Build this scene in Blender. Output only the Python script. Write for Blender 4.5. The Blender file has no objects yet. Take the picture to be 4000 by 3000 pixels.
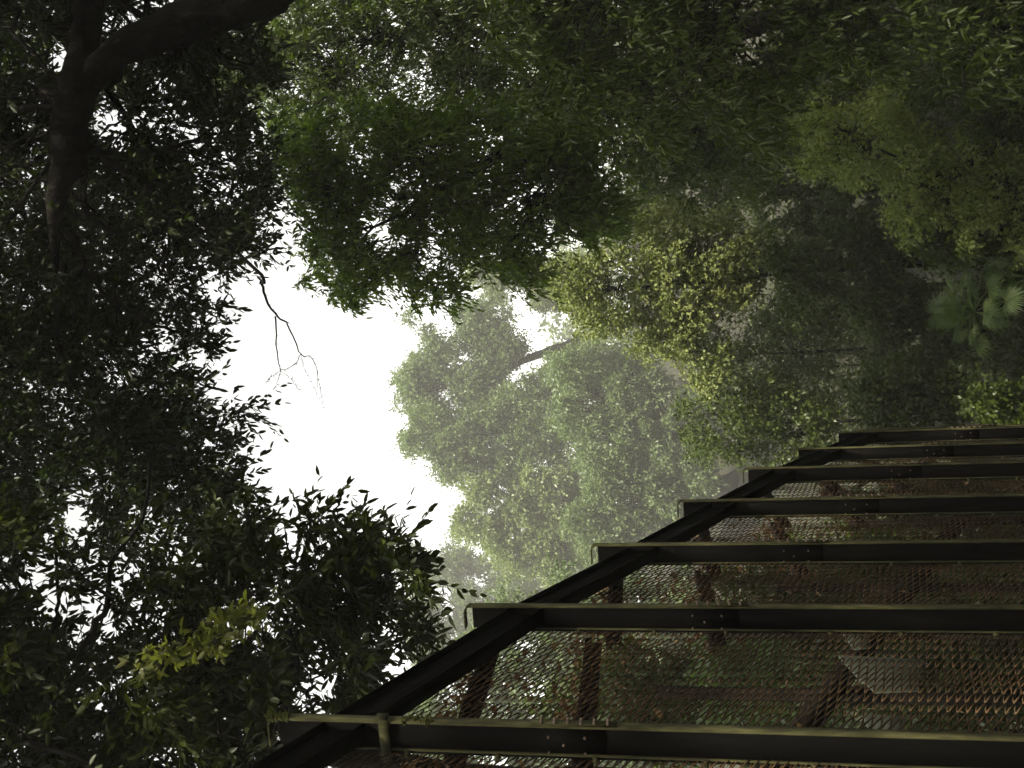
import bpy, math, random
import numpy as np
from mathutils import Vector, Matrix

sc = bpy.context.scene
COL = sc.collection
rng = np.random.default_rng(11)
random.seed(5)

# ------------------------------------------------------------------ camera
PITCH, ROLL = math.radians(9.2), math.radians(2.5)
FPX = 3000.0                                   # focal length in pixels of the 4000 px wide photograph
CAM = np.array([0.0, 0.0, 1.6])
FW = np.array([0.0, math.cos(PITCH), math.sin(PITCH)])
_u = np.array([0.0, -math.sin(PITCH), math.cos(PITCH)])
_r = np.array([1.0, 0.0, 0.0])
UP = math.cos(ROLL) * _u + math.sin(ROLL) * _r           # the phone leaned a little
RT = math.cos(ROLL) * _r - math.sin(ROLL) * _u
cd = bpy.data.cameras.new('camera')
cam = bpy.data.objects.new('camera', cd)
COL.objects.link(cam)
cd.sensor_width = 36.0
cd.lens = 36.0 * FPX / 4000.0
cd.clip_start = 0.05
cd.clip_end = 2000.0
M = Matrix.Identity(4)
for i in range(3):                             # the phone was held upright: its long side is vertical, so up is to the left
    M[i][0] = -UP[i]; M[i][1] = RT[i]; M[i][2] = -FW[i]; M[i][3] = CAM[i]
cam.matrix_world = M
sc.camera = cam

# ------------------------------------------------------------------ light
SUN_EL, SUN_AZ = math.radians(55), math.radians(165)      # azimuth from +Y towards +X
w = bpy.data.worlds.new('World'); sc.world = w
w.use_nodes = True
nt = w.node_tree
bg = nt.nodes['Background']
sky = nt.nodes.new('ShaderNodeTexSky')
sky.sky_type = 'NISHITA'; sky.sun_disc = False
sky.sun_elevation = SUN_EL; sky.sun_rotation = SUN_AZ
sky.air_density = 1.0; sky.dust_density = 0.8; sky.ozone_density = 1.0
hs = nt.nodes.new('ShaderNodeHueSaturation')             # overcast: cloud takes the blue out of the sky
hs.inputs['Saturation'].default_value = 0.10
nt.links.new(sky.outputs['Color'], hs.inputs['Color'])
wm = nt.nodes.new('ShaderNodeMix'); wm.data_type = 'RGBA'; wm.blend_type = 'MULTIPLY'; wm.inputs['Factor'].default_value = 1
wm.inputs['B'].default_value = (1.0, .985, .93, 1)
nt.links.new(hs.outputs['Color'], wm.inputs['A']); nt.links.new(wm.outputs['Result'], bg.inputs['Color'])
bg.inputs['Strength'].default_value = 0.15
sd = bpy.data.lights.new('sun', 'SUN'); sun = bpy.data.objects.new('sun', sd); COL.objects.link(sun)
sd.energy = 5.0; sd.angle = math.radians(2); sd.color = (1.0, 0.92, 0.76)
ldir = Vector((math.sin(SUN_AZ) * math.cos(SUN_EL), math.cos(SUN_AZ) * math.cos(SUN_EL), math.sin(SUN_EL)))
sun.rotation_euler = ldir.to_track_quat('Z', 'Y').to_euler()
sun.location = (0, 20, 60)
sc.view_settings.view_transform = 'Standard'
sc.view_settings.look = 'None'
sc.view_settings.exposure = 1.35
sc.view_settings.gamma = 1.0
sc.view_settings.use_curve_mapping = False
cy = sc.cycles
cy.max_bounces = 6; cy.diffuse_bounces = 3; cy.glossy_bounces = 2; cy.transmission_bounces = 4
cy.volume_bounces = 1

# ------------------------------------------------------------------ helpers
def nrm(v):
    return v / np.maximum(np.linalg.norm(v, axis=-1, keepdims=True), 1e-9)

K = 4000.0 / 2212.0
def P(px, py, d):
    """a point seen at photograph pixel px,py (4000x3000) at distance d along the view axis"""
    px = np.asarray(px, float); py = np.asarray(py, float); d = np.asarray(d, float)
    return CAM + (d * 1.0)[..., None] * FW - ((px - 2000) / FPX * d)[..., None] * UP + ((1500 - py) / FPX * d)[..., None] * RT
def D(x, y, d):
    return P(np.asarray(x) * K, np.asarray(y) * K, d)

def smooth(t):
    t = np.clip(t, 0, 1); return t * t * (3 - 2 * t)
SL = 0.66
def ground_z(x, y):
    x = np.asarray(x, float); y = np.asarray(y, float)
    z = -SL * 17.5 * np.tanh(y / 17.5) * (1 + 0.02 * np.sin(x * .7)) - 0.6 * smooth(y / 20)
    z = z + np.where(x > 3.0, 0.55 * 9 * np.tanh((x - 3.0) / 9), 0) * (1 - .4 * smooth((y - 20) / 30))
    z = z + np.where(x < -9.0, 0.4 * 12 * np.tanh((-9.0 - x) / 12), 0)
    z = z + 10 * smooth((y - 60) / 80)
    z = z + 0.18 * np.sin(x * 1.3 + y * .4) * np.sin(y * 1.1 - x * .3) + .3 * np.sin(x * .31) * np.sin(y * .27 + 1)
    return z

def link(name, me, mats, parent=None):
    o = bpy.data.objects.new(name, me)
    COL.objects.link(o)
    if not isinstance(mats, (list, tuple)): mats = [mats]
    for m in mats: me.materials.append(m)
    if parent is not None: o.parent = parent
    return o
def empty(name, loc, label, cat, group=None):
    o = bpy.data.objects.new(name, None)
    o.location = tuple(loc); COL.objects.link(o)
    o.empty_display_size = .2
    tag(o, label, cat, group)
    return o
def tag(o, label=None, cat=None, group=None, kind=None):
    if label: o['label'] = label
    if cat: o['category'] = cat
    if group: o['group'] = group
    if kind: o['kind'] = kind
    return o
def mesh_np(name, V, F, smoothed=False):
    """V (n,3); F list of int arrays (m,k), k may differ between arrays"""
    me = bpy.data.meshes.new(name)
    V = np.asarray(V, np.float32)
    if not isinstance(F, (list, tuple)): F = [F]
    F = [np.asarray(f, np.int32) for f in F if len(f)]
    me.vertices.add(len(V)); me.vertices.foreach_set('co', V.ravel())
    nl = sum(f.size for f in F); nf = sum(len(f) for f in F)
    me.loops.add(nl); me.polygons.add(nf)
    me.loops.foreach_set('vertex_index', np.concatenate([f.ravel() for f in F]))
    tot = np.concatenate([np.full(len(f), f.shape[1], np.int32) for f in F])
    st = np.concatenate([[0], np.cumsum(tot)[:-1]]).astype(np.int32)
    me.polygons.foreach_set('loop_start', st)
    if smoothed: me.polygons.foreach_set('use_smooth', np.ones(nf, bool))
    me.update(calc_edges=True)
    return me

class MB:
    """collects shapes into one mesh"""
    def __init__(s): s.V = []; s.F = {}; s.n = 0
    def add(s, V, F):
        V = np.asarray(V, float)
        for f in F:
            f = np.asarray(f, np.int64)
            if f.ndim == 1: f = f[None]
            s.F.setdefault(f.shape[1], []).append(f + s.n)
        s.V.append(V); s.n += len(V)
    def obox(s, o, a, b, c):
        """box from corner-centre o with half-axes a,b,c (vectors)"""
        o, a, b, c = [np.asarray(q, float) for q in (o, a, b, c)]
        V = [o + i * a + j * b + k * c for i in (-1, 1) for j in (-1, 1) for k in (-1, 1)]
        s.add(V, [np.array([[0, 1, 3, 2], [4, 6, 7, 5], [0, 4, 5, 1], [2, 3, 7, 6], [0, 2, 6, 4], [1, 5, 7, 3]])])
    def prism(s, poly, e):
        """polygon (k,3) extruded by vector e"""
        p = np.asarray(poly, float); k = len(p)
        V = np.concatenate([p, p + np.asarray(e, float)])
        side = np.array([[i, (i + 1) % k, k + (i + 1) % k, k + i] for i in range(k)])
        s.add(V, [side, np.arange(k)[::-1], np.arange(k) + k])
    def tube(s, pts, rad, sides=6, cap=True):
        pts = np.asarray(pts, float); n = len(pts)
        rad = np.broadcast_to(np.asarray(rad, float), (n,))
        t = np.gradient(pts, axis=0) if n > 1 else np.array([[0, 0, 1.]])
        t = nrm(t)
        ref = np.array([0.31, 0.21, 0.93]) if abs(t[0] @ np.array([0.31, 0.21, 0.93])) < .9 else np.array([1., 0, 0])
        u = nrm(np.cross(t, ref)); v = np.cross(t, u)
        a = np.linspace(0, 2 * np.pi, sides, endpoint=False)
        kn = 1 + (.07 * rng.normal(size=(n, sides, 1)) + .06 * rng.normal(size=(n, 1, 1)) if sides >= 7 and n >= 10 else 0)
        V = pts[:, None] + kn * rad[:, None, None] * (np.cos(a)[None, :, None] * u[:, None] + np.sin(a)[None, :, None] * v[:, None])
        i = np.arange(n - 1)[:, None] * sides; j = np.arange(sides)[None]; j2 = (j + 1) % sides
        F = np.stack([i + j, i + j2, i + sides + j2, i + sides + j], -1).reshape(-1, 4)
        fs = [F]
        if cap: fs += [np.arange(sides)[::-1], np.arange(sides) + (n - 1) * sides]
        s.add(V.reshape(-1, 3), fs)
    def build(s, name, mats, parent=None, smoothed=False):
        me = mesh_np(name, np.concatenate(s.V), [np.concatenate(f) for f in s.F.values()], smoothed)
        return link(name, me, mats, parent)

def spline(pts, n):
    """Catmull-Rom through pts"""
    p = np.asarray(pts, float)
    p = np.concatenate([2 * p[:1] - p[1:2], p, 2 * p[-1:] - p[-2:-1]])
    m = len(p) - 3
    u = np.linspace(0, m, n); i = np.minimum(u.astype(int), m - 1); t = (u - i)[:, None]
    a, b, c, d = p[i], p[i + 1], p[i + 2], p[i + 3]
    return .5 * (2 * b + (c - a) * t + (2 * a - 5 * b + 4 * c - d) * t ** 2 + (3 * b - a - 3 * c + d) * t ** 3)

# ------------------------------------------------------------------ materials
def mat(name):
    m = bpy.data.materials.new(name); m.use_nodes = True
    n = m.node_tree.nodes; b = n['Principled BSDF']
    return m, m.node_tree, n, b
def ramp(n, stops):
    r = n.new('ShaderNodeValToRGB')
    e = r.color_ramp.elements
    while len(e) < len(stops): e.new(.5)
    for q, (p, c) in zip(e, stops): q.position = p; q.color = (*c, 1)
    return r
def leaf_mat(name, cols, transl=.35, rough=.45, tcol=None, scale=.5, spec=.4):
    m, t, n, b = mat(name)
    g = n.new('ShaderNodeNewGeometry')
    r = ramp(n, [(i / (len(cols) - 1), c) for i, c in enumerate(cols)])
    tc = n.new('ShaderNodeTexCoord'); nz = n.new('ShaderNodeTexNoise')
    nz.inputs['Scale'].default_value = scale; nz.inputs['Detail'].default_value = 2
    t.links.new(tc.outputs['Object'], nz.inputs['Vector'])
    mx = n.new('ShaderNodeMath'); mx.operation = 'MULTIPLY_ADD'         # per leaf random + slow drift through the crown
    mx.inputs[1].default_value = .55
    ad = n.new('ShaderNodeMath'); ad.operation = 'MULTIPLY_ADD'; ad.inputs[1].default_value = 1.5; ad.inputs[2].default_value = -.5
    t.links.new(nz.outputs['Fac'], ad.inputs[0])
    m2 = n.new('ShaderNodeMath'); m2.operation = 'MULTIPLY'; m2.inputs[1].default_value = .5
    t.links.new(ad.outputs[0], m2.inputs[0])
    t.links.new(g.outputs['Random Per Island'], mx.inputs[0]); t.links.new(m2.outputs[0], mx.inputs[2])
    t.links.new(mx.outputs[0], r.inputs['Fac'])
    t.links.new(r.outputs['Color'], b.inputs['Base Color'])
    b.inputs['Roughness'].default_value = rough
    b.inputs['Specular IOR Level'].default_value = spec
    tr = n.new('ShaderNodeBsdfTranslucent')
    mul = n.new('ShaderNodeMix'); mul.data_type = 'RGBA'; mul.blend_type = 'MULTIPLY'; mul.inputs['Factor'].default_value = 1
    mul.inputs['B'].default_value = (*(tcol or (1.3, 1.5, .6)), 1)
    t.links.new(r.outputs['Color'], mul.inputs['A']); t.links.new(mul.outputs['Result'], tr.inputs['Color'])
    ms = n.new('ShaderNodeMixShader'); ms.inputs['Fac'].default_value = transl
    t.links.new(b.outputs[0], ms.inputs[1]); t.links.new(tr.outputs[0], ms.inputs[2])
    t.links.new(ms.outputs[0], n['Material Output'].inputs['Surface'])
    return m
def rough_mat(name, stops, scale=8, rough=.85, bump=.3, detail=6, stretch=None, metal=0.0, spec=.3, bdist=.02):
    m, t, n, b = mat(name)
    tc = n.new('ShaderNodeTexCoord'); nz = n.new('ShaderNodeTexNoise')
    nz.inputs['Scale'].default_value = scale; nz.inputs['Detail'].default_value = detail; nz.inputs['Roughness'].default_value = .65
    if stretch:
        mp = n.new('ShaderNodeMapping'); mp.inputs['Scale'].default_value = stretch
        t.links.new(tc.outputs['Object'], mp.inputs['Vector']); t.links.new(mp.outputs[0], nz.inputs['Vector'])
    else: t.links.new(tc.outputs['Object'], nz.inputs['Vector'])
    r = ramp(n, stops)
    t.links.new(nz.outputs['Fac'], r.inputs['Fac']); t.links.new(r.outputs['Color'], b.inputs['Base Color'])
    b.inputs['Roughness'].default_value = rough; b.inputs['Metallic'].default_value = metal
    b.inputs['Specular IOR Level'].default_value = spec
    bp = n.new('ShaderNodeBump'); bp.inputs['Strength'].default_value = bump; bp.inputs['Distance'].default_value = bdist
    t.links.new(nz.outputs['Fac'], bp.inputs['Height']); t.links.new(bp.outputs[0], b.inputs['Normal'])
    return m

MT = {}
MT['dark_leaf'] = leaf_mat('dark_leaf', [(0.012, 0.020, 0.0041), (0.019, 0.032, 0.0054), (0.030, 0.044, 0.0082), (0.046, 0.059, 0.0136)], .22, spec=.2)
MT['big_leaf'] = leaf_mat('big_leaf', [(0.014, 0.022, 0.0048), (0.027, 0.038, 0.0068), (0.045, 0.059, 0.0095), (0.102, 0.110, 0.0170)], .22, rough=.4, spec=.25)
MT['sunlit_leaf'] = leaf_mat('sunlit_leaf', [(0.0765, 0.0861, 0.0225), (0.1360, 0.1435, 0.0405), (0.2210, 0.2132, 0.0810)], .45, rough=.4)  # sunlight on a leaf spray, put into a paler yellow-green colour
MT['fresh_leaf'] = leaf_mat('fresh_leaf', [(0.041, 0.068, 0.0076), (0.075, 0.115, 0.0122), (0.131, 0.183, 0.0198), (0.217, 0.271, 0.0381)], .42, rough=.35)
MT['mid_leaf'] = leaf_mat('mid_leaf', [(0.029, 0.047, 0.0062), (0.056, 0.082, 0.0097), (0.099, 0.134, 0.0159)], .32, rough=.4)
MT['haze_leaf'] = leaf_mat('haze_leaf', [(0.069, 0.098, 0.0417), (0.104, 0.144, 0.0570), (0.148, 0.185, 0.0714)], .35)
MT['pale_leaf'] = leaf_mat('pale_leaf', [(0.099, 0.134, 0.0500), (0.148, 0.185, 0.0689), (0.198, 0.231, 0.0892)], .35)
MT['olive_leaf'] = leaf_mat('olive_leaf', [(0.1013, 0.1380, 0.0354), (0.1862, 0.2280, 0.0531), (0.3013, 0.3180, 0.0822)], .3, rough=.6)
MT['yellow_leaf'] = leaf_mat('yellow_leaf', [(.07, .095, .03), (.12, .145, .045), (.18, .20, .06), (.24, .24, .09)], .3, rough=.6)
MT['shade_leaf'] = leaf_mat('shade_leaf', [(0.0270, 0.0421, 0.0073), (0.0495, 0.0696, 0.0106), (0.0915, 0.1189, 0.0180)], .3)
MT['palm_leaf'] = leaf_mat('palm_leaf', [(0.068, 0.115, 0.0297), (0.128, 0.189, 0.0540), (0.243, 0.290, 0.1148)], .3, rough=.4)
MT['red_leaf'] = leaf_mat('red_leaf', [(.08, .03, .018), (.12, .045, .025)], .3)
MT['dry_leaf'] = leaf_mat('dry_leaf', [(0.0680, 0.0380, 0.0180), (0.1445, 0.0855, 0.0405), (0.2890, 0.2090, 0.1080), (0.4420, 0.3800, 0.1980)], .3, rough=.6, tcol=(1.2, 1, .7), scale=3)
MT['bark'] = rough_mat('bark', [(.3, (.005, .0045, .004)), (.55, (.012, .010, .008)), (.8, (.034, .032, .024))], 9, .9, .6, stretch=(1, 1, .35))
MT['dark_bark'] = rough_mat('dark_bark', [(.3, (.003, .0028, .0025)), (.55, (.007, .006, .005)), (.62, (.018, .017, .012)), (.72, (.05, .052, .035))], 9, .95, 1.0, 12, stretch=(1, 1, .4), spec=.06, bdist=.10)
MT['pale_bark'] = rough_mat('pale_bark', [(.3, (.035, .03, .025)), (.7, (.10, .085, .07))], 7, .9, .5, stretch=(1, 1, .3))
MT['soil'] = rough_mat('soil', [(.3, (.010, .010, .005)), (.5, (.018, .018, .008)), (.7, (.032, .028, .014)), (.85, (.025, .036, .010))], 3.0, .95, .6, 8)
MT['steel'] = rough_mat('steel', [(.35, (.0022, .0022, .0022)), (.6, (.0042, .0038, .003)), (.78, (.013, .009, .006))], 10, .7, .15, stretch=(1, 1, .25), spec=.05)
MT['lichen'] = rough_mat('lichen', [(.25, (0.0101, 0.0096, 0.0048)), (.42, (0.0360, 0.0340, 0.0122)), (.56, (0.0706, 0.0681, 0.0245)), (.66, (0.1080, 0.1036, 0.0449)), (.8, (0.0504, 0.0629, 0.0122))], 16, .9, .3, 10, stretch=(1, 1, .28))
MT['moss'] = rough_mat('moss', [(.3, (.04, .05, .012)), (.7, (.14, .15, .03))], 40, .95, .8)
MT['dark_rust'] = rough_mat('dark_rust', [(.3, (.004, .0035, .003)), (.55, (.009, .007, .005)), (.8, (.026, .014, .010))], 5, .9, .3, 8, spec=.1)
MT['bright_gap_panel'] = rough_mat('bright_gap_panel', [(.3, (.16, .18, .12)), (.7, (.34, .36, .27))], 2, .8, .1)  # tone of the bright openings behind the frame, painted on sheets
MT['wire'] = rough_mat('wire', [(.35, (.045, .030, .013)), (.55, (.10, .062, .027)), (.75, (.18, .085, .045))], 2.2, .7, .1, 4)
MT['rust'] = rough_mat('rust', [(.3, (0.0050, 0.0033, 0.0030)), (.55, (0.0175, 0.0088, 0.0066)), (.8, (0.0400, 0.0187, 0.0132))], 5, .85, .3, 8)
MT['bolt'] = rough_mat('bolt', [(.3, (.08, .06, .045)), (.7, (.24, .17, .13))], 30, .7, .2)

# ------------------------------------------------------------------ ground
def build_ground():
    xs = np.concatenate([np.linspace(-300, -42, 22), np.linspace(-40, 40, 161), np.linspace(42, 300, 22)])
    ys = np.concatenate([np.linspace(-300, -32, 22), np.linspace(-30, 70, 201), np.linspace(72, 300, 24)])
    X, Y = np.meshgrid(xs, ys)
    Z = ground_z(X, Y)
    V = np.stack([X, Y, Z], -1).reshape(-1, 3)
    nx, ny = len(xs), len(ys)
    i = np.arange(ny - 1)[:, None] * nx; j = np.arange(nx - 1)[None]
    F = np.stack([i + j, i + j + 1, i + nx + j + 1, i + nx + j], -1).reshape(-1, 4)
    o = link('hillside', mesh_np('hillside', V, F, True), MT['soil'])
    tag(o, kind='structure')
build_ground()

# ------------------------------------------------------------------ foliage
def leaf_mesh(name, p, ax, nr, L, W, detailed, curl=0.0):
    """leaves as folded blades: p base, ax axis, nr normal"""
    ax = nrm(ax); sd_ = nrm(np.cross(ax, nr)); nr = np.cross(sd_, ax)
    L = L[:, None]; W = W[:, None]; N = len(p)
    if detailed:
        fold = .18 * W
        c = (curl * L) if np.isscalar(curl) else curl[:, None] * L
        v = np.stack([p,
                      p + ax * L * .30 + sd_ * W * .46 + nr * fold,
                      p + ax * L * .68 + sd_ * W * .40 + nr * fold - nr * c * .35,
                      p + ax * L - nr * c,
                      p + ax * L * .68 - sd_ * W * .40 + nr * fold - nr * c * .35,
                      p + ax * L * .30 - sd_ * W * .46 + nr * fold], 1)
        b = np.arange(N)[:, None] * 6
        F = np.concatenate([b + np.array([0, 1, 2, 3]), b + np.array([0, 3, 4, 5])])
    else:
        v = np.stack([p, p + ax * L * .45 + sd_ * W * .5, p + ax * L, p + ax * L * .45 - sd_ * W * .5], 1)
        b = np.arange(N)[:, None] * 4
        F = b + np.array([0, 1, 2, 3])
    return mesh_np(name, v.reshape(-1, 3), F)

def rand_dir(n):
    return nrm(rng.normal(size=(n, 3)))
def in_poly(x, y, poly):
    poly = np.asarray(poly, float); inside = np.zeros(len(x), bool)
    a = poly; b = np.roll(poly, -1, 0)
    for (x1, y1), (x2, y2) in zip(a, b):
        c = ((y1 > y) != (y2 > y)) & (x < (x2 - x1) * (y - y1) / (y2 - y1 + 1e-12) + x1)
        inside ^= c
    return inside
def clumps(poly, d0, d1, n, holes=(), gap=.55, R=.4, clumpy=.35):
    """clump centres through a crown's volume: its outline as seen, depths d0..d1, kept gap*R apart"""
    poly = np.asarray(poly, float)
    lo, hi = poly.min(0), poly.max(0)
    out = np.zeros((0, 3)); tries = 0; ph = rng.uniform(0, 6.28, 4)
    while len(out) < n and tries < 90:
        tries += 1
        x = rng.uniform(lo[0], hi[0], 400); y = rng.uniform(lo[1], hi[1], 400)
        dq = rng.uniform(d0, d1, len(x))
        am = 2212 / FPX / K * 0 + R / ((d0 + d1) / 2) * FPX / K              # a clump's radius as seen
        wx = x + .55 * am * (np.sin(y / am * 1.7 + ph[0]) + .6 * np.sin(y / am * 3.9 + x / am + ph[1]))
        wy = y + .55 * am * (np.sin(x / am * 1.6 + ph[2]) + .6 * np.sin(x / am * 4.1 - y / am + ph[3]))
        ok = in_poly(wx, wy, poly)
        nzv = np.sin(x / am * 1.15 + ph[0] + 1.3 * np.sin(y / am * .8 + ph[1])) * np.sin(y / am * 1.25 + ph[2] + 1.2 * np.sin(dq / R * .7 + ph[3]))
        ok &= nzv > -clumpy + rng.uniform(-.15, .15, len(x))
        for h in holes:
            hx, hy, hr = h[:3]; hr = hr + .5 * am
            ok &= ((x - hx) ** 2 + (y - hy) ** 2) > hr * hr
        x, y = x[ok], y[ok]
        q = D(x, y, dq[ok])
        for c in q:
            if len(out) == 0 or ((out - c) ** 2).sum(1).min() > (gap * R) ** 2:
                out = np.concatenate([out, c[None]])
                if len(out) >= n: break
    return out

def grow(cl, R, twigs, per, L, W, droop=.4, upbias=.2, detailed=False, curl=.0, shell=.25, spread=.55, flat=.8):
    """leaf arrays for clumps: twigs fan out of each clump centre and carry leaves"""
    n = len(cl)
    d = rng.normal(size=(n, twigs, 3)); d[..., 2] = d[..., 2] * flat + upbias
    d = nrm(d)
    Rr = R * rng.uniform(.6, 1.25, (n, 1, 1)) * rng.uniform(.7, 1.15, (n, twigs, 1))
    t = np.linspace(shell, 1, per)[None, None, :, None] + rng.normal(size=(n, twigs, per, 1)) * .05
    pos = cl[:, None, None] + d[:, :, None] * Rr[:, :, None] * t
    pos[..., 2] -= (droop * .45 * Rr[:, :, None] * t ** 2)[..., 0]
    tw_end = cl[:, None] + d * Rr; tw_end[..., 2] -= (droop * .45 * Rr)[..., 0]
    ax = nrm(d[:, :, None] * .6 + rng.normal(size=pos.shape) * spread + np.array([0, 0, -droop]))
    nr = nrm(rng.normal(size=pos.shape) * .55 + np.array([0, 0, 1.0]))
    p = pos.reshape(-1, 3); a = ax.reshape(-1, 3); q = nr.reshape(-1, 3)
    LL = L * rng.uniform(.6, 1.25, len(p)); WW = W * rng.uniform(.75, 1.2, len(p))
    cu = rng.uniform(0, 1, len(p)) * curl if curl else 0.0
    return (p, a, q, LL, WW, detailed, cu), tw_end

def kmeans(p, k, it=8):
    c = p[rng.choice(len(p), k, replace=False)].copy()
    for _ in range(it):
        a = ((p[:, None] - c[None]) ** 2).sum(-1).argmin(1)
        for j in range(k):
            if (a == j).any(): c[j] = p[a == j].mean(0)
    return c, a

def bend(a, b, sag, n=8, wob=.06):
    t = np.linspace(0, 1, n)[:, None]
    q = a + (b - a) * t
    L = np.linalg.norm(b - a)
    q[:, 2] += sag * L * (np.sin(np.pi * t[:, 0]))
    off = rng.normal(size=(n, 3)) * wob * L * np.sin(np.pi * t)
    return q + off

def tree(name, label, cat, cl, R, leaf, base, r0, group=None, bark='bark', limbs=6, trunk=None, twigs=9, per=9, L=.11, W=.04,
         detailed=False, droop=.4, curl=0., twig_r=0.0, extra=None, lower=.25, limb_f=.5, upbias=.2, spread=.55, shell=.25, flat=.8):
    bx, by = base
    bz = float(ground_z(bx, by)) - .15
    root = empty(name, (bx, by, bz), label, cat, group)
    o0 = np.array([bx, by, bz])
    cen = cl.mean(0)
    if trunk is None:
        top = cen.copy(); top[2] = cen[2] + .1 * (cl[:, 2].max() - cen[2])
        mid = o0 * .5 + top * .5 + np.array([(bx - cen[0]) * .25, (by - cen[1]) * .25, 0])
        trunk = [o0, mid, top]
    tp = spline(trunk, 26)
    H = np.linspace(0, 1, 26)
    b = MB()
    rad = r0 * (1 - .72 * H) + r0 * .5 * np.exp(-H * 22)
    b.tube(tp - o0, rad, 12)
    tr = b.build('trunk', MT[bark], root, True)
    # limbs reach for groups of clumps, branchlets for each clump
    k = min(limbs, max(1, len(cl) // 3))
    c, a = kmeans(cl, k)
    for j in range(k):
        mem = cl[a == j]
        if not len(mem): continue
        dd = np.linalg.norm(tp - c[j], axis=1) + .8 * np.maximum(0, tp[:, 2] - c[j][2] + .2)
        dd[:int(26 * lower)] += 99
        s = int(dd.argmin())
        g = MB()
        lr = max(rad[s] * limb_f, r0 * .16 * limb_f / .5)
        ln = bend(tp[s], c[j], .08, 10)
        lrad = np.linspace(lr, lr * .4, 10)
        g.tube(ln - o0, lrad, 7)
        for m in mem:
            e = int(np.clip(np.linalg.norm(ln - m, axis=1).argmin() - 1, 2, 9))
            br = bend(ln[e], m, .05, 6, .08)
            g.tube(br - o0, np.linspace(lrad[e] * .5, max(lr * .07, .004), 6), 5)
        g.build('limb', MT[bark], tr, True)
    arr, te = grow(cl, R, twigs, per, L, W, droop, upbias, detailed, curl, shell, spread, flat)
    arr = (arr[0] - o0,) + arr[1:]
    cr = link('crown', leaf_mesh('crown', *arr), MT[leaf], root)
    if twig_r > 0:
        g = MB()
        for i in range(len(cl)):
            for e in te[i]:
                mid = (cl[i] + e) * .5 + np.array([0, 0, .06 * R])
                g.tube(np.stack([cl[i], mid, e]) - o0, [twig_r, twig_r * .8, twig_r * .4], 3, False)
        g.build('twigs', MT[bark], cr)
    if extra: extra(root, o0, tr)
    return root

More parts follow.
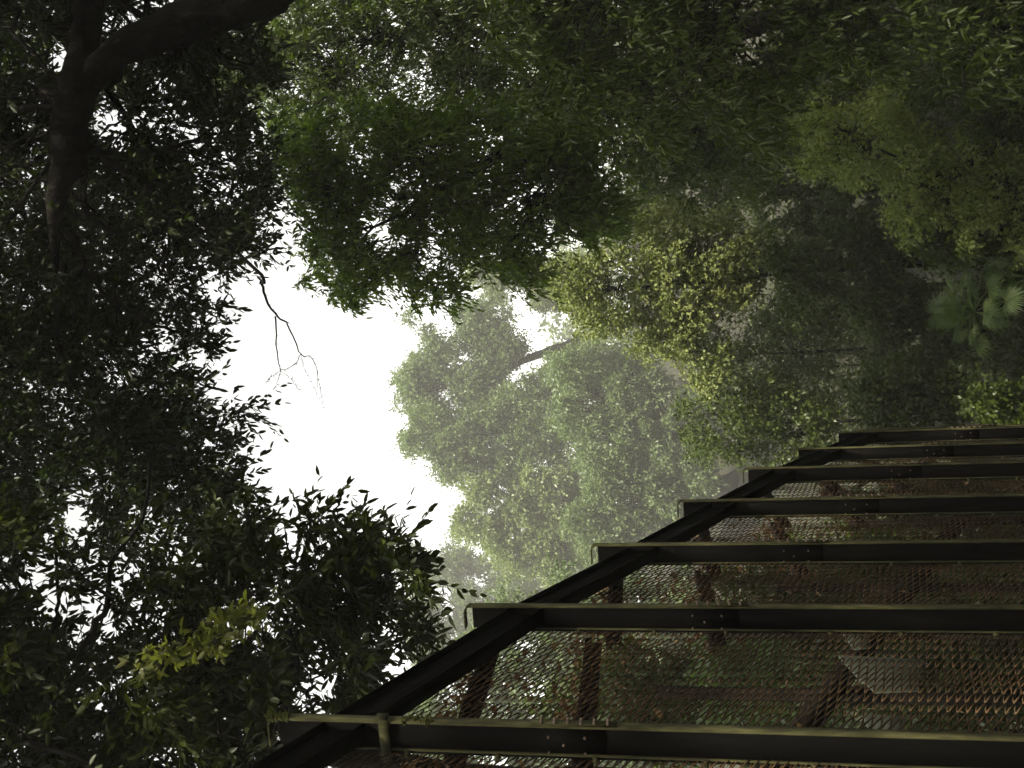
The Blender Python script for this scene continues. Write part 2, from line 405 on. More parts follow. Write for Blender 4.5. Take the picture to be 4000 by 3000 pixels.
# ------------------------------------------------------------------ the mesh fence down the slope
TOPS = [(1040, 2806), (1808, 2368), (2305, 2130), (2645, 1958), (2902, 1831), (3101, 1754), (3260, 1690), (3350, 1680)]
DEP = [3.80, 4.80, 5.785, 6.73, 7.68, 8.62, 9.56, 10.35]
tops = [P(x, y, d) for (x, y), d in zip(TOPS, DEP)]
tops.insert(0, tops[0] + (tops[0] - tops[1]) * .98)          # the post just outside the frame
tv = tops[6] - tops[1]; tv[2] = 0; TV = nrm(tv)              # along the fence
NV = np.array([TV[1], -TV[0], 0.0])                          # out of the fence, towards the path
ZV = np.array([0, 0, 1.0])
FL, WEB, TH = .050, .140, .010
LEDGE = np.array([P(1862, 2650, 4.4)[2], P(2290, 2650, 4.4)[2]]) - (tops[1][2] + tops[2][2]) / 2
def build_fence():
    root = empty('mesh_fence', tops[1] - np.array([0, 0, 6]),
                 'tall dark steel fence of flanged posts with rusty wire mesh stepping down the slope', 'fence')
    o0 = np.array(root.location)
    npost = len(tops)
    for k in range(npost):
        T = tops[k] - o0                                     # outer top corner, camera-side edge of the front flange
        base = float(ground_z(tops[k][0], tops[k][1])) - .3 - o0[2]
        c = T + TV * FL / 2                                  # centre line of the front flange
        zt, zb = T[2], base
        # body: web, rear flange and the gusset that closes the head
        b = MB()
        zc = (zt - .014 + zb) / 2; hz = (zt - .014 - zb) / 2
        pc = lambda off_n, off_t, z: np.array([c[0], c[1], 0]) + NV * off_n + TV * off_t + np.array([0, 0, z])
        b.obox(pc(-TH - WEB / 2, 0, zc - .02), NV * (WEB / 2 - .001), TV * .005, ZV * (hz - .02))
        b.obox(pc(-TH - WEB - TH / 2, 0, zc - .09), NV * TH / 2, TV * FL / 2, ZV * (hz - .09))
        po = b.build('post', MT['steel'], root)
        b = MB(); b.obox(pc(-TH - WEB + .004, -FL / 2 + .008, zc - .12), NV * .003, TV * .008, ZV * (hz - .12))
        b.build('rear_lip', MT['lichen'], po)
        # front flange, bent over the head of the post with a rounded corner
        fb = MB(); r = .045; prof = []
        prof.append((0, zb)); prof.append((0, zt - r))
        for a in np.linspace(0, math.pi / 2, 7)[1:]:
            prof.append((-r + r * math.cos(a), zt - r + r * math.sin(a)))
        prof.append((-WEB * 1.08, zt))
        inner = [(p[0] - TH, p[1]) if i < 2 else None for i, p in enumerate(prof)]
        inn = [(-TH, zb), (-TH, zt - r)]
        for a in np.linspace(0, math.pi / 2, 7)[1:]:
            inn.append((-r + (r - TH) * math.cos(a), zt - r + (r - TH) * math.sin(a)))
        inn.append((-WEB * 1.08, zt - TH))
        for i in range(len(prof) - 1):
            q = [prof[i], prof[i + 1], inn[i + 1], inn[i]]
            pl = [np.array([T[0], T[1], 0]) + NV * a_ + np.array([0, 0, z_]) for a_, z_ in q]
            fb.prism(pl, TV * FL)
        fb.build('flange', MT['lichen'], po)
        # splice: cover plates and bolts
        z0 = zt - 1.37
        s = MB()
        s2 = MB(); s2.obox(pc(.004, 0, z0 - .15 + rng.normal() * .006), NV * .004, TV * (FL / 2 - .004), ZV * .20)
        s2.build('splice_plate', MT['lichen'], po)
        s.obox(pc(-TH - WEB * .5, -.0085, z0 - .14), NV * WEB * .42, TV * .003, ZV * .16)
        s.build('splice_plate', MT['steel'], po)
        bm_ = MB()
        first = None
        for i in range(6):
            for sd_ in (-1, 1):
                q = MB()
                q.tube(np.stack([pc(.006, sd_ * FL * .27, z0 - i * .062), pc(.021, sd_ * FL * .27, z0 - i * .062)]), .008, 6)
                q.build('bolt', MT['bolt'], po)
        for (dn, dz) in ((-.05, -.03), (-.13, -.03), (-.09, -.10), (-.05, -.20), (-.13, -.20)):
            q = MB(); q.tube(np.stack([pc(-TH + dn, -.010, z0 + dz), pc(-TH + dn, -.020, z0 + dz)]), .007, 6)
            q.build('bolt', MT['bolt'], po)
        # little clips that hold the mesh to the rear flange
        for zz in np.arange(zt - .7, zb + .3, -.47):
            q = MB(); q.obox(pc(-TH - WEB - .01, -FL / 2 - .006, zz + rng.normal() * .03), NV * .016, TV * .006, ZV * .012)
            q.build('mesh_clip', MT['lichen'], po)
        if k == 1:
            q = MB()
            zz = zt - .585
            q.obox(pc(.005, 0, zz), NV * .005, TV * (FL / 2 + .006), ZV * .028)
            q.obox(pc(-.10, -FL / 2 - .004, zz - .02), NV * .11, TV * .003, ZV * .026)
            q.obox(pc(-.46, -FL / 2 - .004, zz - .03), NV * .25, TV * .003, ZV * .020)
            q.build('strap', MT['lichen'], po)
            for t0, t1, nm_ in ((0, .12, 45), (.70, .85, 30)):
                q = MB()
                for i in range(nm_):
                    tt = rng.uniform(t0, t1)
                    q.tube(np.stack([pc(-.01 * rng.uniform(0, 2), rng.uniform(-.03, .03), zt - tt), pc(.016 * rng.uniform(.3, 1.2), rng.uniform(-.03, .03), zt - tt + .012)]), [.009, .002], 4)
                q.build('moss', MT['moss'], po)
    # sloping top rail, bay by bay, and mesh panels
    drop, deep = .290, .205
    for k in range(npost - 1):
        A = tops[k] - o0 + TV * (FL / 2 + .006); B = tops[k + 1] - o0 + TV * (FL / 2 - .006)
        A = A - NV * (TH + .055); B = B - NV * (TH + .055)
        b = MB()
        for (zz, h, wd) in ((-drop - deep / 2, deep / 2, .006), ):
            p = [A + ZV * (-drop), B + ZV * (-drop), B + ZV * (-drop - deep), A + ZV * (-drop - deep)]
            b.prism([q - NV * .005 for q in p], NV * .010)
        for zz in (-drop, -drop - deep):                     # channel lips
            p = [A + ZV * (zz + .006), B + ZV * (zz + .006), B + ZV * (zz - .006), A + ZV * (zz - .006)]
            b.prism([q - NV * .050 for q in p], NV * .092)
        b.build('top_rail', MT['steel'], root)
        # wires
        A = tops[k] - o0 + TV * (FL / 2); B = tops[k + 1] - o0 + TV * (FL / 2)
        off = -NV * (TH + WEB + .012)
        E = B - A; Lh = math.hypot(E[0], E[1]); shear = E[2]
        pitch, step = .068, .0215
        nw = int(round(Lh / pitch)); pitch = Lh / nw
        zt_, zb_ = -.42, min(float(ground_z(tops[k][0], tops[k][1])) - o0[2] - A[2], -5.2) - .1
        sub = 3
        ns = int((zt_ - zb_) / step) * sub
        j = np.arange(ns) / sub
        g = MB()
        for i in range(nw):
            sg = -1 if i % 2 else 1
            f = np.clip((i + .5 + sg * .53 * np.sin(np.pi * j)) * pitch / Lh, 0, 1)
            pts = A[None] + off[None] + E[None] * f[:, None]
            pts[:, 2] += zt_ - j * step
            bul = .015 * np.sin(i * .9 + k) * np.sin(j * .05 + i * .2)     # the mesh sags a little
            pts = pts + NV[None] * (bul + .005 * sg * np.cos(np.pi * j))[:, None] + rng.normal(size=pts.shape) * .0010
            g.tube(pts, .0042, 4, False)
        g.build('mesh_panel', MT['wire'], root)
    return root
build_fence()

# the rusty frame that stands behind the mesh
SHEET = P(3600, 2650, 5.3)[2]
def build_frame():
    a0 = tops[0] - NV * 1.15 - TV * .6; a1 = tops[8] - NV * 1.15
    root = empty('rusty_steel_frame', a0 - np.array([0, 0, 6]), 'rusty brown steel framework with sloping stringers behind the wire mesh', 'steel frame')
    o0 = np.array(root.location)
    E = a1 - a0
    for (zz, h, name) in ((-1.35, .09, 'stringer'),):
        b = MB()
        p = [a0 + ZV * (zz + h), a1 + ZV * (zz + h), a1 + ZV * (zz - h), a0 + ZV * (zz - h)]
        b.prism([q - o0 for q in p], -NV * .09)
        b.build(name, MT['dark_rust'], root)
    nb = 8
    for i in range(nb + 1):
        q = a0 + E * i / nb - o0
        zb = float(ground_z(q[0] + o0[0], q[1] + o0[1])) - o0[2] - .2
        b = MB(); z1 = q[2] + .1
        b.obox([q[0] - NV[0] * .15, q[1] - NV[1] * .15, (z1 + zb) / 2], NV * .04, TV * .035, ZV * (z1 - zb) / 2)
        b.build('upright', MT['dark_rust'], root)
        # level purlins close behind the mesh
        if 0 < i < nb:
            A, B = tops[i - 1], tops[i]
            for zz in LEDGE:
                c = (A + B) / 2 - NV * (TH + WEB + .09); c[2] = (A[2] + B[2]) / 2 + zz
                b = MB(); b.obox(c - o0, (B - A) * np.array([.49, .49, 0]), NV * .045, ZV * .02)
                b.obox(c - o0 - NV * .0 - ZV * .05, (B - A) * np.array([.49, .49, 0]), NV * .012, ZV * .028)
                b.build('purlin', MT['rust'], root)
        if i < nb:
            q2 = a0 + E * (i + 1) / nb - o0
            b = MB()                                          # rusty cladding below
            zt_ = SHEET + (tops[min(i, 7)][2] - tops[1][2]) - o0[2] + (tops[1][2] - tops[0][2]) * 0
            s_, e_ = q - NV * .21 + TV * .03, q2 - NV * .21 - TV * .03
            p = [s_ * [1, 1, 0] + ZV * (zt_ + .1), e_ * [1, 1, 0] + ZV * zt_, e_ * [1, 1, 0] + ZV * (zt_ - 2.6), s_ * [1, 1, 0] + ZV * (zt_ - 2.6)]
            b.prism(p, -NV * .02)
            b.build('sheet_panel', MT['dark_rust'], root)
    for q in ([(3275, 2558), (3605, 2575), (3590, 2690), (3420, 2700), (3350, 2640)], [(3285, 2462), (3395, 2470), (3385, 2525), (3335, 2530)], [(3370, 2790), (3540, 2800), (3530, 2862), (3400, 2856)]):
        b = MB(); pl = np.array([P(x, y, 5.7 - (y - 2460) / 400 * .9) for x, y in q]) - o0
        b.prism(pl, -NV * .02); b.build('bright_gap_panel', MT['bright_gap_panel'], root)  # pale sheets added where light shows through gaps in the framework
build_frame()

# dead leaves caught behind and on the mesh
def litter():
    out = []
    for k in range(7):
        A, B = tops[k], tops[k + 1]
        n = 240 if k < 3 else 110
        f = rng.uniform(0, 1, n)
        led = rng.uniform(0, 1, n) < .6
        z = np.where(led, LEDGE[rng.integers(0, 2, n)] + np.abs(rng.normal(size=n)) * .05 + .03, -.45 - rng.gamma(1.5, .4, n))
        q = A + (B - A) * f[:, None] - NV * (TH + WEB + .03 + rng.uniform(0, .07, (n, 1)))
        q[:, 2] = np.where(led, (A[2] + B[2]) / 2 + z, q[:, 2] + z)
        out.append(q)
    p = np.concatenate(out); n = len(p)
    me = leaf_mesh('leaf_litter', p, rand_dir(n), nrm(NV + rng.normal(size=(n, 3)) * .6), rng.uniform(.03, .075, n), rng.uniform(.02, .042, n), True, .2)
    o = link('leaf_litter', me, MT['dry_leaf'])
    tag(o, 'dead brown leaves caught against the wire mesh of the fence', 'leaf litter', kind='stuff')
litter()
for (x, y, d, ax, L, lab) in ((3215, 2447, 4.72, (.2, 0, -1), .085, 'pale tan dead leaf hanging below the post nearest the pale gaps'),
                              (3500, 2475, 4.72, (.3, .1, -1), .08, 'thin curled pink-brown dead leaf beside a post near the frame bottom'),
                              (2890, 2195, 5.74, (.4, 0, -1), .09, 'yellowish dead leaf lodged on the inner edge of the third post'),
                              (1135, 2862, 3.86, (-.2, -.2, -1), .055, 'salmon coloured dead leaf lying in the head of the nearest post')):
    p = P(x, y, d)[None]
    me = leaf_mesh('dead_leaf', p * 0, np.array([ax], float), np.array([[.7, -.7, .3]]), np.array([L]), np.array([L * .34]), True, .25)
    o = link('dead_leaf', me, MT['dry_leaf']); o.location = tuple(p[0])
    tag(o, lab, 'dead leaf', 'single dead leaves stuck on the fence')

# ------------------------------------------------------------------ trees
# 1 the dark tree leaning in from the right, overhead
polyA = [(-330, -330), (430, -330), (520, 0), (575, 100), (570, 210), (560, 330), (575, 420), (590, 505), (550, 560), (505, 550), (450, 545), (370, 585),
         (405, 625), (465, 645), (500, 680), (445, 735), (345, 730), (270, 765), (340, 815), (395, 855), (470, 885), (545, 870), (530, 905), (485, 955),
         (505, 990), (470, 1040), (545, 1110), (520, 1170), (450, 1160), (300, 1180), (200, 1150), (-330, 1200)]
holesA = [(245, 285, 26), (262, 45, 22), (450, 430, 14), (300, 1120, 14), (180, 1130, 10), (60, 1160, 12), (140, 880, 0), (330, 190, 4), (115, 110, 6), (430, 620, 10)]
clA = clumps(polyA, 9.3, 13.0, 1900, holesA, .36, .42, .5)
def tree_a_extra(root, o0, tr):
    n = 1100                                                  # unseen canopy added above the camera to block sun and sky
    c = np.stack([rng.uniform(-5, 16, n), rng.uniform(-7, 8, n), rng.uniform(0, 3.0, n)], -1)
    c[:, 2] += 8.2 - .25 * np.minimum(c[:, 1], 0) + .25 * np.maximum(c[:, 1], 0)
    arr, te = grow(c, .85, 9, 7, .27, .125, .6, .1)
    link('crown', leaf_mesh('crown', *((arr[0] - o0,) + arr[1:])), MT['dark_leaf'], root)  # added leaves out of frame, there for their shade
    b = MB()
    # the heavier stem that crosses it, from above the right edge
    pa = spline([D(196, -140, 9.1), D(190, 10, 9.1), D(182, 100, 9.0), D(168, 190, 9.0), D(150, 270, 9.0), D(150, 335, 9.0), D(130, 400, 9.1), D(118, 480, 9.2), D(122, 580, 9.3)], 24)
    b.tube(pa - o0, np.interp(np.linspace(0, 1, 24), [0, .25, .45, .6, .75, .87, 1], [.165, .17, .20, .19, .12, .075, .03]), 10)
    b.build('limb', MT['dark_bark'], tr, True)
    for pts, r in (([(190, 330), (300, 330), (430, 300), (520, 210)], .05), ([(175, 300), (280, 380), (420, 470), (560, 590), (566, 612)], .055),
                   ([(150, 420), (240, 500), (340, 480), (480, 490)], .035), ([(150, 500), (210, 620), (330, 700), (420, 720)], .04),
                   ([(140, 560), (120, 700), (180, 860), (330, 920), (480, 900)], .04), ([(180, 380), (60, 390), (-60, 385)], .03),
                   ([(620, 10), (560, 60), (540, 110), (555, 150)], .03)):
        b = MB(); q = spline([D(x, y, 9.3 + .2 * i) for i, (x, y) in enumerate(pts)], 18)
        b.tube(q - o0 + rng.normal(size=q.shape) * .012, np.linspace(r, r * .3, 18), 6)
        b.build('branch', MT['bark'], tr, True)
    # bare twig hanging in the gap of sky
    b = MB()
    for pts, r0, r1 in (([(566, 612), (574, 645), (596, 680), (620, 697)], .020, .012), ([(620, 697), (634, 730), (650, 765), (672, 772), (685, 800), (686, 835)], .012, .003),
                        ([(596, 680), (598, 720), (598, 770), (606, 800), (597, 830)], .013, .003), ([(650, 765), (640, 785), (622, 795), (606, 800)], .006, .003),
                        ([(650, 765), (658, 795), (690, 862)], .004, .002), ([(606, 800), (630, 820), (645, 842)], .003, .002),
                        ([(685, 800), (698, 880)], .003, .0015), ([(606, 800), (585, 815), (575, 825)], .003, .002)):
        q = spline([D(x, y, 10.3) for x, y in pts], 12)
        b.tube(q - o0 + rng.normal(size=q.shape) * .006, np.linspace(r0, r1, 12), 5)
        for i in range(3, 12):                                # buds and short spurs
            for _ in range(2):
                b.tube(np.stack([q[i], q[i] + rand_dir(1)[0] * rng.uniform(.02, .06) + np.array([0, 0, -.015])]) - o0, [.004, .002], 3)
    b.build('bare_twig', MT['bark'], tr)
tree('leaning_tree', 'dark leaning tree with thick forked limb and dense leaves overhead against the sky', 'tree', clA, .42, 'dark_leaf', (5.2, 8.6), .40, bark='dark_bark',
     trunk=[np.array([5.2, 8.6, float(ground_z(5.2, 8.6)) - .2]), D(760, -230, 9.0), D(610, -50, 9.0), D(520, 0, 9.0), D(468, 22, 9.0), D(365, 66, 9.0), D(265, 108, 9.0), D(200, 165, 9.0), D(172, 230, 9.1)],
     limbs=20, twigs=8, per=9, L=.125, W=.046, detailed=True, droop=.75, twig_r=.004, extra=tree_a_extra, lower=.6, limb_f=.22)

# 2 the big-leaved tree behind the fence on the left
polyB = [(-330, 1180), (100, 1180), (200, 1140), (300, 1180), (480, 1150), (600, 1110), (650, 1095), (690, 1085), (695, 1050), (735, 1085),
         (770, 1110), (820, 1120), (850, 1160), (880, 1185), (925, 1200), (910, 1230), (860, 1260), (860, 1290), (930, 1320), (930, 1380),
         (910, 1410), (880, 1430), (750, 1500), (650, 1540), (590, 1600), (560, 1800), (540, 2000), (-330, 2000)]
holesB = [(250, 1240, 22), (320, 1345, 14), (60, 1275, 18), (195, 1360, 8), (130, 1150, 10), (300, 1110, 6), (25, 1590, 4), (830, 1370, 0)]
clB = clumps(polyB, 6.4, 9.6, 700, holesB, .42, .36, .22)
def tree_b_extra(root, o0, tr):
    for pts, r, d in (([(112, 1465), (100, 1420), (118, 1350), (128, 1290), (118, 1180)], .032, 7.4), ([(170, 1425), (205, 1350), (232, 1300), (245, 1210), (310, 1110), (320, 1000)], .035, 7.2),
                      ([(-60, 1570), (60, 1605), (150, 1630), (260, 1680)], .04, 6.6), ([(720, 1400), (690, 1330), (740, 1230), (780, 1160)], .03, 7.2),
                      ([(560, 1640), (600, 1560), (640, 1440), (620, 1330)], .04, 7.3), ([(700, 1400), (780, 1430), (880, 1430)], .018, 7.2)):
        b = MB(); q = spline([D(x, y, d) for x, y in pts], 18)
        b.tube(q - o0 + rng.normal(size=q.shape) * .01, np.linspace(r, r * .4, 18), 6)
        b.build('branch', MT['bark'], tr, True)
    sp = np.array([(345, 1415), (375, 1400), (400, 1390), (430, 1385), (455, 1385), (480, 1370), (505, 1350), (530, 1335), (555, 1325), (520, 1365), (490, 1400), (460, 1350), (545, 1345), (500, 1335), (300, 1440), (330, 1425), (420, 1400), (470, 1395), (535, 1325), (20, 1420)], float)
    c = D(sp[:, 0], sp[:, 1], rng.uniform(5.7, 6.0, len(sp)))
    arr, te = grow(c, .13, 5, 5, .085, .042, .3, .2, True, .1, .2, .8)  # the sunlit spray, its brightness carried by the leaf colour
    link('sunlit_leaves', leaf_mesh('sunlit_leaves', *((arr[0] - o0,) + arr[1:])), MT['sunlit_leaf'], root)['label'] = 'spray of leaves coloured pale yellow-green as if sunlit'
    b = MB(); q = spline(D(sp[:9, 0], sp[:9, 1], np.full(9, 5.85)), 18)
    b.tube(q - o0, np.linspace(.012, .004, 18), 5); b.build('branch', MT['bark'], tr)
tree('large_leaved_tree', 'dark large-leaved tree rising behind the fence, its leaf sprays edged against the sky', 'tree', clB, .38, 'big_leaf', (-4.6, 8.2), .22,
     limbs=13, twigs=9, per=9, L=.125, W=.047, detailed=True, droop=.45, twig_r=.004, extra=tree_b_extra, upbias=.1, spread=.45, lower=.35)

# 3 fresh green tree hanging into the clearing from the right
polyC = [(560, 330), (700, 250), (900, 230), (1150, 260), (1320, 330), (1350, 440), (1290, 520), (1200, 550), (1185, 600), (1100, 590), (1010, 590), (1005, 625),
         (930, 650), (890, 635), (830, 640), (745, 650), (705, 625), (660, 575), (645, 520), (620, 430)]
holesC = [(805, 490, 10), (830, 525, 6)]
clC = clumps(polyC, 13.0, 16.0, 720, holesC, .6, .45)
tree('fresh_green_tree', 'bright green tree with drooping glossy leaves hanging beside the open sky', 'tree', clC, .45, 'fresh_leaf', (7.5, 15.5), .30,
     limbs=10, twigs=8, per=8, L=.135, W=.045, detailed=True, droop=.8, curl=.35, twig_r=.004, lower=.45, spread=.5)
# 4 darker tree above it
polyC2 = [(380, 80), (480, 45), (640, -100), (700, -330), (1420, -330), (1420, 150), (1500, 220), (1660, 300), (1640, 400), (1500, 420), (1370, 400), (1300, 330), (1100, 300), (800, 300), (600, 340), (480, 220)]
holesC2 = [(955, 85, 4), (910, 160, 2)]
clC2 = clumps(polyC2, 16.0, 20.5, 1150, holesC2, .5, .55)
tree('shaded_green_tree', 'dense dark green tree filling the right side beneath the leaning limb', 'tree', clC2, .55, 'mid_leaf', (10.5, 19.0), .34,
     limbs=10, twigs=9, per=8, L=.15, W=.05, detailed=True, droop=.7, curl=.25, twig_r=.004, lower=.35)
polyC3 = [(400, 60), (640, -330), (1500, -330), (1560, 250), (1300, 330), (900, 290), (560, 290), (430, 180)]
clC3 = clumps(polyC3, 22.5, 27, 520, holesC2, .55, .75)
tree('tall_dark_tree', 'tall dark tree behind the shaded green tree, only glimpsed between its leaves', 'tree', clC3, .75, 'mid_leaf', (14.0, 25.5), .36,
     limbs=9, twigs=12, per=8, L=.17, W=.07, droop=.6, lower=.3)
# 5 near drooping branches low on the right
polyH = [(1050, -330), (2450, -330), (2450, 230), (2230, 210), (2100, 180), (1960, 120), (1800, 160), (1740, 260), (1660, 330), (1560, 300), (1450, 310), (1250, 260), (1080, 200)]
clH = clumps(polyH, 9.0, 12.5, 1050, [(1905, 215, 16)], .5, .40)
tree('drooping_tree', 'very dark tree with long drooping narrow leaves at the right edge', 'tree', clH, .40, 'mid_leaf', (6.8, 11.5), .24,
     limbs=10, twigs=7, per=9, L=.12, W=.036, detailed=True, droop=1.0, curl=.2, twig_r=.003, lower=.2)

# 6-7 blossoming trees in yellow-green clumps
polyE = [(1150, 600), (1190, 570), (1300, 520), (1370, 440), (1450, 430), (1550, 480), (1640, 480), (1660, 600), (1600, 650), (1600, 690), (1490, 715),
         (1560, 770), (1590, 850), (1540, 850), (1480, 800), (1400, 760), (1260, 690), (1160, 640)]
clE = clumps(polyE, 21, 25, 430, [], .62, .42)
tree('blossoming_tree', 'yellow-green blossoming tree in knobbly clumps in front of the misty trees', 'tree', clE, .42, 'yellow_leaf', (3.2, 23.5), .30, group='trees in yellow-green bloom',
     limbs=10, twigs=22, per=5, L=.13, W=.075, detailed=False, droop=.25, shell=.55, spread=.6, lower=.3)
polyF = [(1690, 230), (1800, 240), (1950, 200), (2080, 330), (2212, 190), (2450, 200), (2450, 560), (2100, 530), (1960, 480), (1890, 470), (1830, 360), (1760, 400), (1700, 330)]
clF = clumps(polyF, 14, 17.5, 480, [(1880, 430, 30), (1880, 305, 20)], .62, .34)
tree('blossoming_tree', 'olive-green blossoming tree in knobbly clumps low on the right', 'tree', clF, .34, 'olive_leaf', (6.3, 16.5), .26, group='trees in yellow-green bloom',
     limbs=10, twigs=20, per=5, L=.10, W=.06, droop=.35, shell=.5, spread=.6, lower=.2)

# 8-12 the misty trees
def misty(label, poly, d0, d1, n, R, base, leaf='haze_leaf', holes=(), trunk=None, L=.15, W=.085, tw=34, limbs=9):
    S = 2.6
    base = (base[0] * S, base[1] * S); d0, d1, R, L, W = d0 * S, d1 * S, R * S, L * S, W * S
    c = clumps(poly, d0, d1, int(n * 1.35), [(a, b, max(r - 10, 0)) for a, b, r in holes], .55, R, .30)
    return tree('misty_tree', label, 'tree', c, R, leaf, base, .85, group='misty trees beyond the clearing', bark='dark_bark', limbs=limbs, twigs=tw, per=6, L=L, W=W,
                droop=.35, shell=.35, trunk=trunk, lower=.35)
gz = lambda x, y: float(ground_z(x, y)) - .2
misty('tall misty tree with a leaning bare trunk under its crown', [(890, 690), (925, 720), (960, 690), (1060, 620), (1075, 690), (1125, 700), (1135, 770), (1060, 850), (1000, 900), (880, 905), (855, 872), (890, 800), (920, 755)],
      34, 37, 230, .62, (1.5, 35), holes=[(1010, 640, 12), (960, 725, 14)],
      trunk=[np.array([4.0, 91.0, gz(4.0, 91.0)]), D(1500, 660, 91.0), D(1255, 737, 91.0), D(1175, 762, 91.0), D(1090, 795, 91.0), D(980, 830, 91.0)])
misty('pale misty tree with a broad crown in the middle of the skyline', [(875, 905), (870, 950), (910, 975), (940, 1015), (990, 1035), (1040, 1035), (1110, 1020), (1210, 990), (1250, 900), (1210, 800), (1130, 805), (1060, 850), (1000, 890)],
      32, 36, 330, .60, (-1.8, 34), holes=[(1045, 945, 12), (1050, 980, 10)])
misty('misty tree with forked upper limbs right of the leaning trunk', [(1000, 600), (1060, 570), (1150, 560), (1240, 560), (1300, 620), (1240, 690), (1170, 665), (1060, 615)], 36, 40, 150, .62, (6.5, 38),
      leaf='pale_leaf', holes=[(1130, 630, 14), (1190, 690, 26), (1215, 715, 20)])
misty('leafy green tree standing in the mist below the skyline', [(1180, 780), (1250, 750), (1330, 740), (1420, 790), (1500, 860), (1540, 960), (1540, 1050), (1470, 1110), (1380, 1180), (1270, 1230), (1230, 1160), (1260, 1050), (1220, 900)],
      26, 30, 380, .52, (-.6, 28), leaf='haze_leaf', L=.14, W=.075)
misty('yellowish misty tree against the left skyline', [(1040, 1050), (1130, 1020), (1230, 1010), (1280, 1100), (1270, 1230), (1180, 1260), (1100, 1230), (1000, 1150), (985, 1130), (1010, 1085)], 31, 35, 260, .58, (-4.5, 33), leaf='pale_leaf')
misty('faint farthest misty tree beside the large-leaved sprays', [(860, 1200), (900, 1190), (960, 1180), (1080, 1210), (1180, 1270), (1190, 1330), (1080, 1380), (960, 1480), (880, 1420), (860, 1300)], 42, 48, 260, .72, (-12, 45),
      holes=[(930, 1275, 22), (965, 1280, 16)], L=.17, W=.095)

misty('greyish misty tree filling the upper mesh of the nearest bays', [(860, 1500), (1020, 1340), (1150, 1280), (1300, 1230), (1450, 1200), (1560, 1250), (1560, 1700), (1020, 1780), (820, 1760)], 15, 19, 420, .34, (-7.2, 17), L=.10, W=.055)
# understorey shrubs and trees in the shade
def shrub(label, x, y, rx, ry, d0, d1, n, R, leaf='shade_leaf', L=.14, W=.07, nm='shrub', det=False, cat='shrub', group='shaded shrubs on the lower slope'):
    a = np.linspace(0, 2 * np.pi, 13)[:-1]
    poly = np.stack([x + rx * np.cos(a) * rng.uniform(.8, 1.15, 12), y + ry * np.sin(a) * rng.uniform(.8, 1.15, 12)], -1)
    c = clumps(poly, d0, d1, n, [], .6, R)
    cen = c.mean(0)
    return tree(nm, label, cat, c, R, leaf, (float(cen[0]), float(cen[1])), .10, group=group, limbs=6, twigs=12, per=6, L=L, W=W, droop=.35, shell=.3, lower=.1, detailed=det)
shrub('shaded thicket tree directly left of the fan palm crown', 1830, 620, 190, 130, 24, 28, 200, .5, nm='thicket_tree', cat='tree', group='thicket trees in the shade')
shrub('shaded thicket tree under the yellow-green blossoming tree', 1640, 760, 170, 130, 25, 29, 200, .5, nm='thicket_tree', cat='tree', group='thicket trees in the shade')
shrub('shaded thicket tree just above the last fence posts', 1650, 920, 190, 110, 22, 26, 220, .45, nm='thicket_tree', cat='tree', group='thicket trees in the shade')
shrub('leafy shrub between the fan palm and the fence posts', 1960, 850, 150, 90, 15, 18, 150, .32, L=.10, W=.07)
shrub('low shrub at the frame edge beside the last fence post', 2200, 880, 110, 60, 13, 15, 90, .28, leaf='mid_leaf', L=.08, W=.06)
shrub('broad-leaved shrub on the right of the fan palm', 2080, 500, 130, 75, 16, 18, 130, .32, leaf='mid_leaf', L=.13, W=.09)
shrub('dark shrub below the fan palm at the frame edge', 2280, 720, 110, 130, 16, 19, 120, .35)
shrub('tall shrub behind the fan palm', 1990, 720, 150, 110, 20, 23, 170, .42)
shrub('pale leafy bush seen through the mesh of the nearest bay', 1650, 1480, 160, 110, 9.5, 12, 80, .35, leaf='haze_leaf', L=.12, W=.06)
shrub('green bush behind the mesh lower in the nearest bay', 1950, 1560, 200, 130, 9, 12, 60, .35, leaf='shade_leaf', L=.12, W=.06)
shrub('dark bush behind the mesh of the middle bays', 1800, 1250, 240, 100, 12, 15, 120, .4)

for lab, x, y, rx, ry, d0, d1, n in (('dark thicket tree half hidden above the olive-green blossoms', 1760, 210, 170, 150, 18, 22, 260),
                                    ('dark thicket tree between the bright green tree and the yellow-green blossoms', 1480, 390, 150, 110, 29, 34, 260),
                                    ('dense dark thicket tree closing the gap right of the olive blossoms', 1720, 420, 130, 150, 26, 30, 240),
                                    ('deep shaded thicket tree behind the olive-green blossoming tree', 2000, 400, 230, 150, 24, 29, 300),
                                    ('deep shaded thicket tree behind the bare trunk', 1780, 780, 230, 170, 29, 34, 300),
                                    ('deep shaded thicket tree behind the lower frame edge palm', 2220, 760, 150, 240, 22, 26, 260),
                                    ('dark thicket tree seen through the mesh of the second bay', 1850, 1330, 330, 120, 14, 19, 260),
                                    ('dark thicket tree seen through the mesh of the nearest bay', 1500, 1520, 330, 130, 12, 17, 240),
                                    ('dark thicket tree low behind the mesh at the frame edge', 2200, 1450, 260, 260, 10, 15, 300),
                                    ('dark thicket tree behind the farther bays of the fence', 2050, 1130, 260, 120, 16, 21, 260)):
    shrub(lab, x, y, rx, ry, d0, d1, n, .48, nm='thicket_tree', cat='tree', group='thicket trees in the shade', L=.17, W=.085)

shrub('dark shrub on the right bank above the olive blossoms', 2120, 150, 200, 170, 14, 18, 260, .42, leaf='mid_leaf', L=.13, W=.05)

shrub('shaded thicket tree in front of the yellow blossoming tree trunk', 1800, 590, 150, 110, 19, 22, 170, .42, nm='thicket_tree', cat='tree', group='thicket trees in the shade')
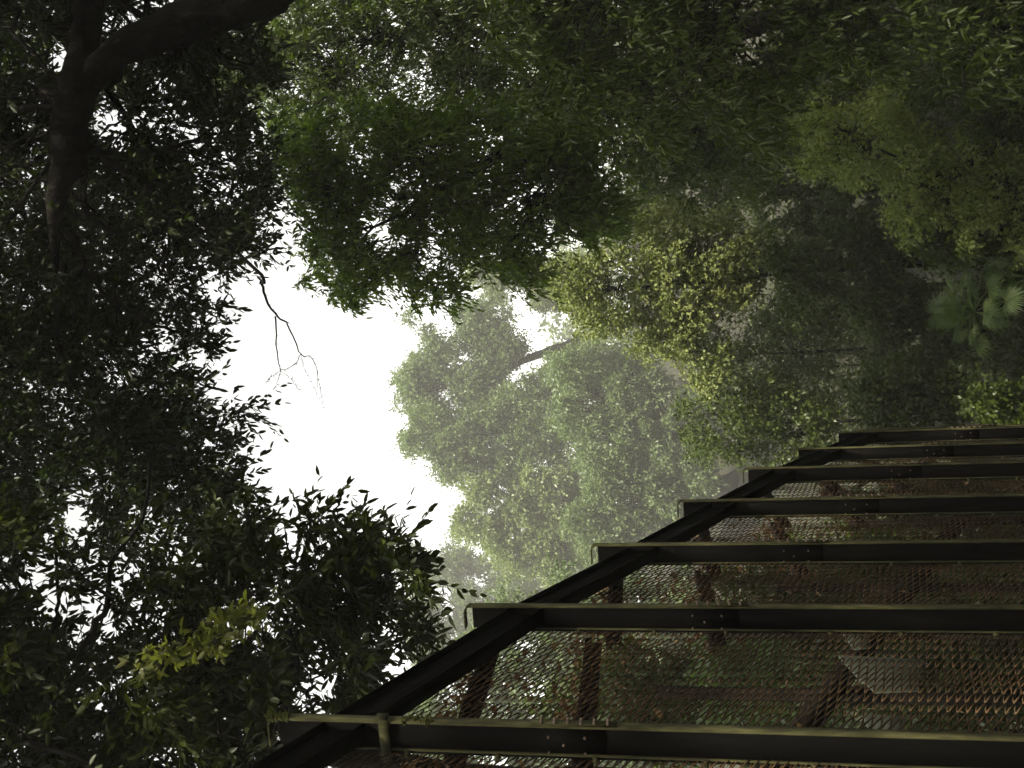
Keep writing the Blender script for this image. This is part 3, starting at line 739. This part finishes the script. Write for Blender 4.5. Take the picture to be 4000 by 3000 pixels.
# ------------------------------------------------------------------ fan palms
def fan(b, base, d, up, size, n=28):
    """one pleated fan blade: narrow segments radiating from the end of the stalk"""
    d = nrm(d); s = nrm(np.cross(d, up)); u = np.cross(s, d)
    for i in range(n):
        a = math.radians(-118 + 236 * i / (n - 1))
        e = d * math.cos(a) + s * math.sin(a) - u * .10 * abs(math.sin(a))
        e = nrm(e); w = nrm(np.cross(e, u))
        L = size * (1 - .22 * abs(a) / 2) * rng.uniform(.9, 1.05)
        ww = size * .027
        tip = base + e * L - np.array([0, 0, 1]) * L * rng.uniform(.05, .28)
        m = base + e * L * .6 - np.array([0, 0, .03 * L])
        V = [base, m + w * ww + u * ww * .35, tip, m - w * ww + u * ww * .35, m - u * ww * .3]
        b.add(V, [np.array([[0, 1, 2, 4], [0, 4, 2, 3]])])
def palm(label, c, n, size, trunk_r=.09):
    bz = gz(c[0], c[1])
    root = empty('fan_palm', (c[0], c[1], bz), label, 'palm', 'fan palms in the shade')
    o0 = np.array([c[0], c[1], bz]); H = c[2] - bz
    b = MB(); q = spline([np.zeros(3), np.array([.05, .05, H * .5]), np.array([0, 0, H])], 14)
    b.tube(q, trunk_r * (1 + .12 * np.sin(np.arange(14) * 2.3)), 9); b.build('trunk', MT['bark'], root, True)
    for i in range(n):
        az = i * 2.399 + rng.normal() * .15; el = math.radians(80 - 105 * i / n)
        d = np.array([math.cos(az) * math.cos(el), math.sin(az) * math.cos(el), math.sin(el)])
        st = size * rng.uniform(1.0, 1.7)
        e = np.array([0, 0, H]) + d * st - np.array([0, 0, .12 * st])
        b = MB()
        b.tube(spline([np.array([0, 0, H]), np.array([0, 0, H]) + d * st * .55, e], 6), np.linspace(.016, .009, 6), 5)
        fan(b, e, d + np.array([0, 0, -.25]), np.array([0, 0, 1.0]) + d * .3, size * rng.uniform(.75, 1.05))
        b.build('frond', MT['palm_leaf'], root)
palm('pale green fan palm with a full round crown in the shade', D(2105, 672, 15.5), 24, .43)
palm('smaller dull fan palm at the lower frame edge', D(2225, 600, 15.0), 12, .38)

# ------------------------------------------------------------------ far wood closing the view and ground cover
def wood():
    n = 420
    x = rng.uniform(-140, 140, n); y = rng.uniform(150, 200, n)
    z = ground_z(x, y) + rng.uniform(.5, 20, n)
    c = np.stack([x, y, z], -1)
    arr, _ = grow(c, 5.2, 18, 6, 1.6, .9, .3, .2, False, 0, .4)
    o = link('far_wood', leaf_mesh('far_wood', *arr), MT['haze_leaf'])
    tag(o, 'hazy wood closing the valley behind the misty trees', 'wood', kind='stuff')
    n = 4200
    x = rng.uniform(-22, 24, n); y = rng.uniform(9, 75, n)
    c = np.stack([x, y, ground_z(x, y) + .15], -1)
    arr, _ = grow(c, .38, 6, 4, .17, .08, .2, .7, False, 0, .3)
    o = link('undergrowth', leaf_mesh('undergrowth', *arr), MT['shade_leaf'])
    tag(o, 'low dark leafy undergrowth covering the slope', 'undergrowth', kind='stuff')
wood()

# ------------------------------------------------------------------ mist
def haze(density):
    b = MB(); b.obox([0, 0, 17], [320, 0, 0], [0, 320, 0], [0, 0, 42])
    m = bpy.data.materials.new('mist'); m.use_nodes = True
    n = m.node_tree.nodes; n.remove(n['Principled BSDF'])
    v = n.new('ShaderNodeVolumePrincipled')
    v.inputs['Color'].default_value = (.98, .97, .93, 1)
    v.inputs['Density'].default_value = density
    v.inputs['Anisotropy'].default_value = .0
    m.node_tree.links.new(v.outputs[0], n['Material Output'].inputs['Volume'])
    o = b.build('haze', m); tag(o, kind='stuff')
    o['label'] = 'pale mist hanging in the clearing'; o['category'] = 'mist'
haze(.0013)
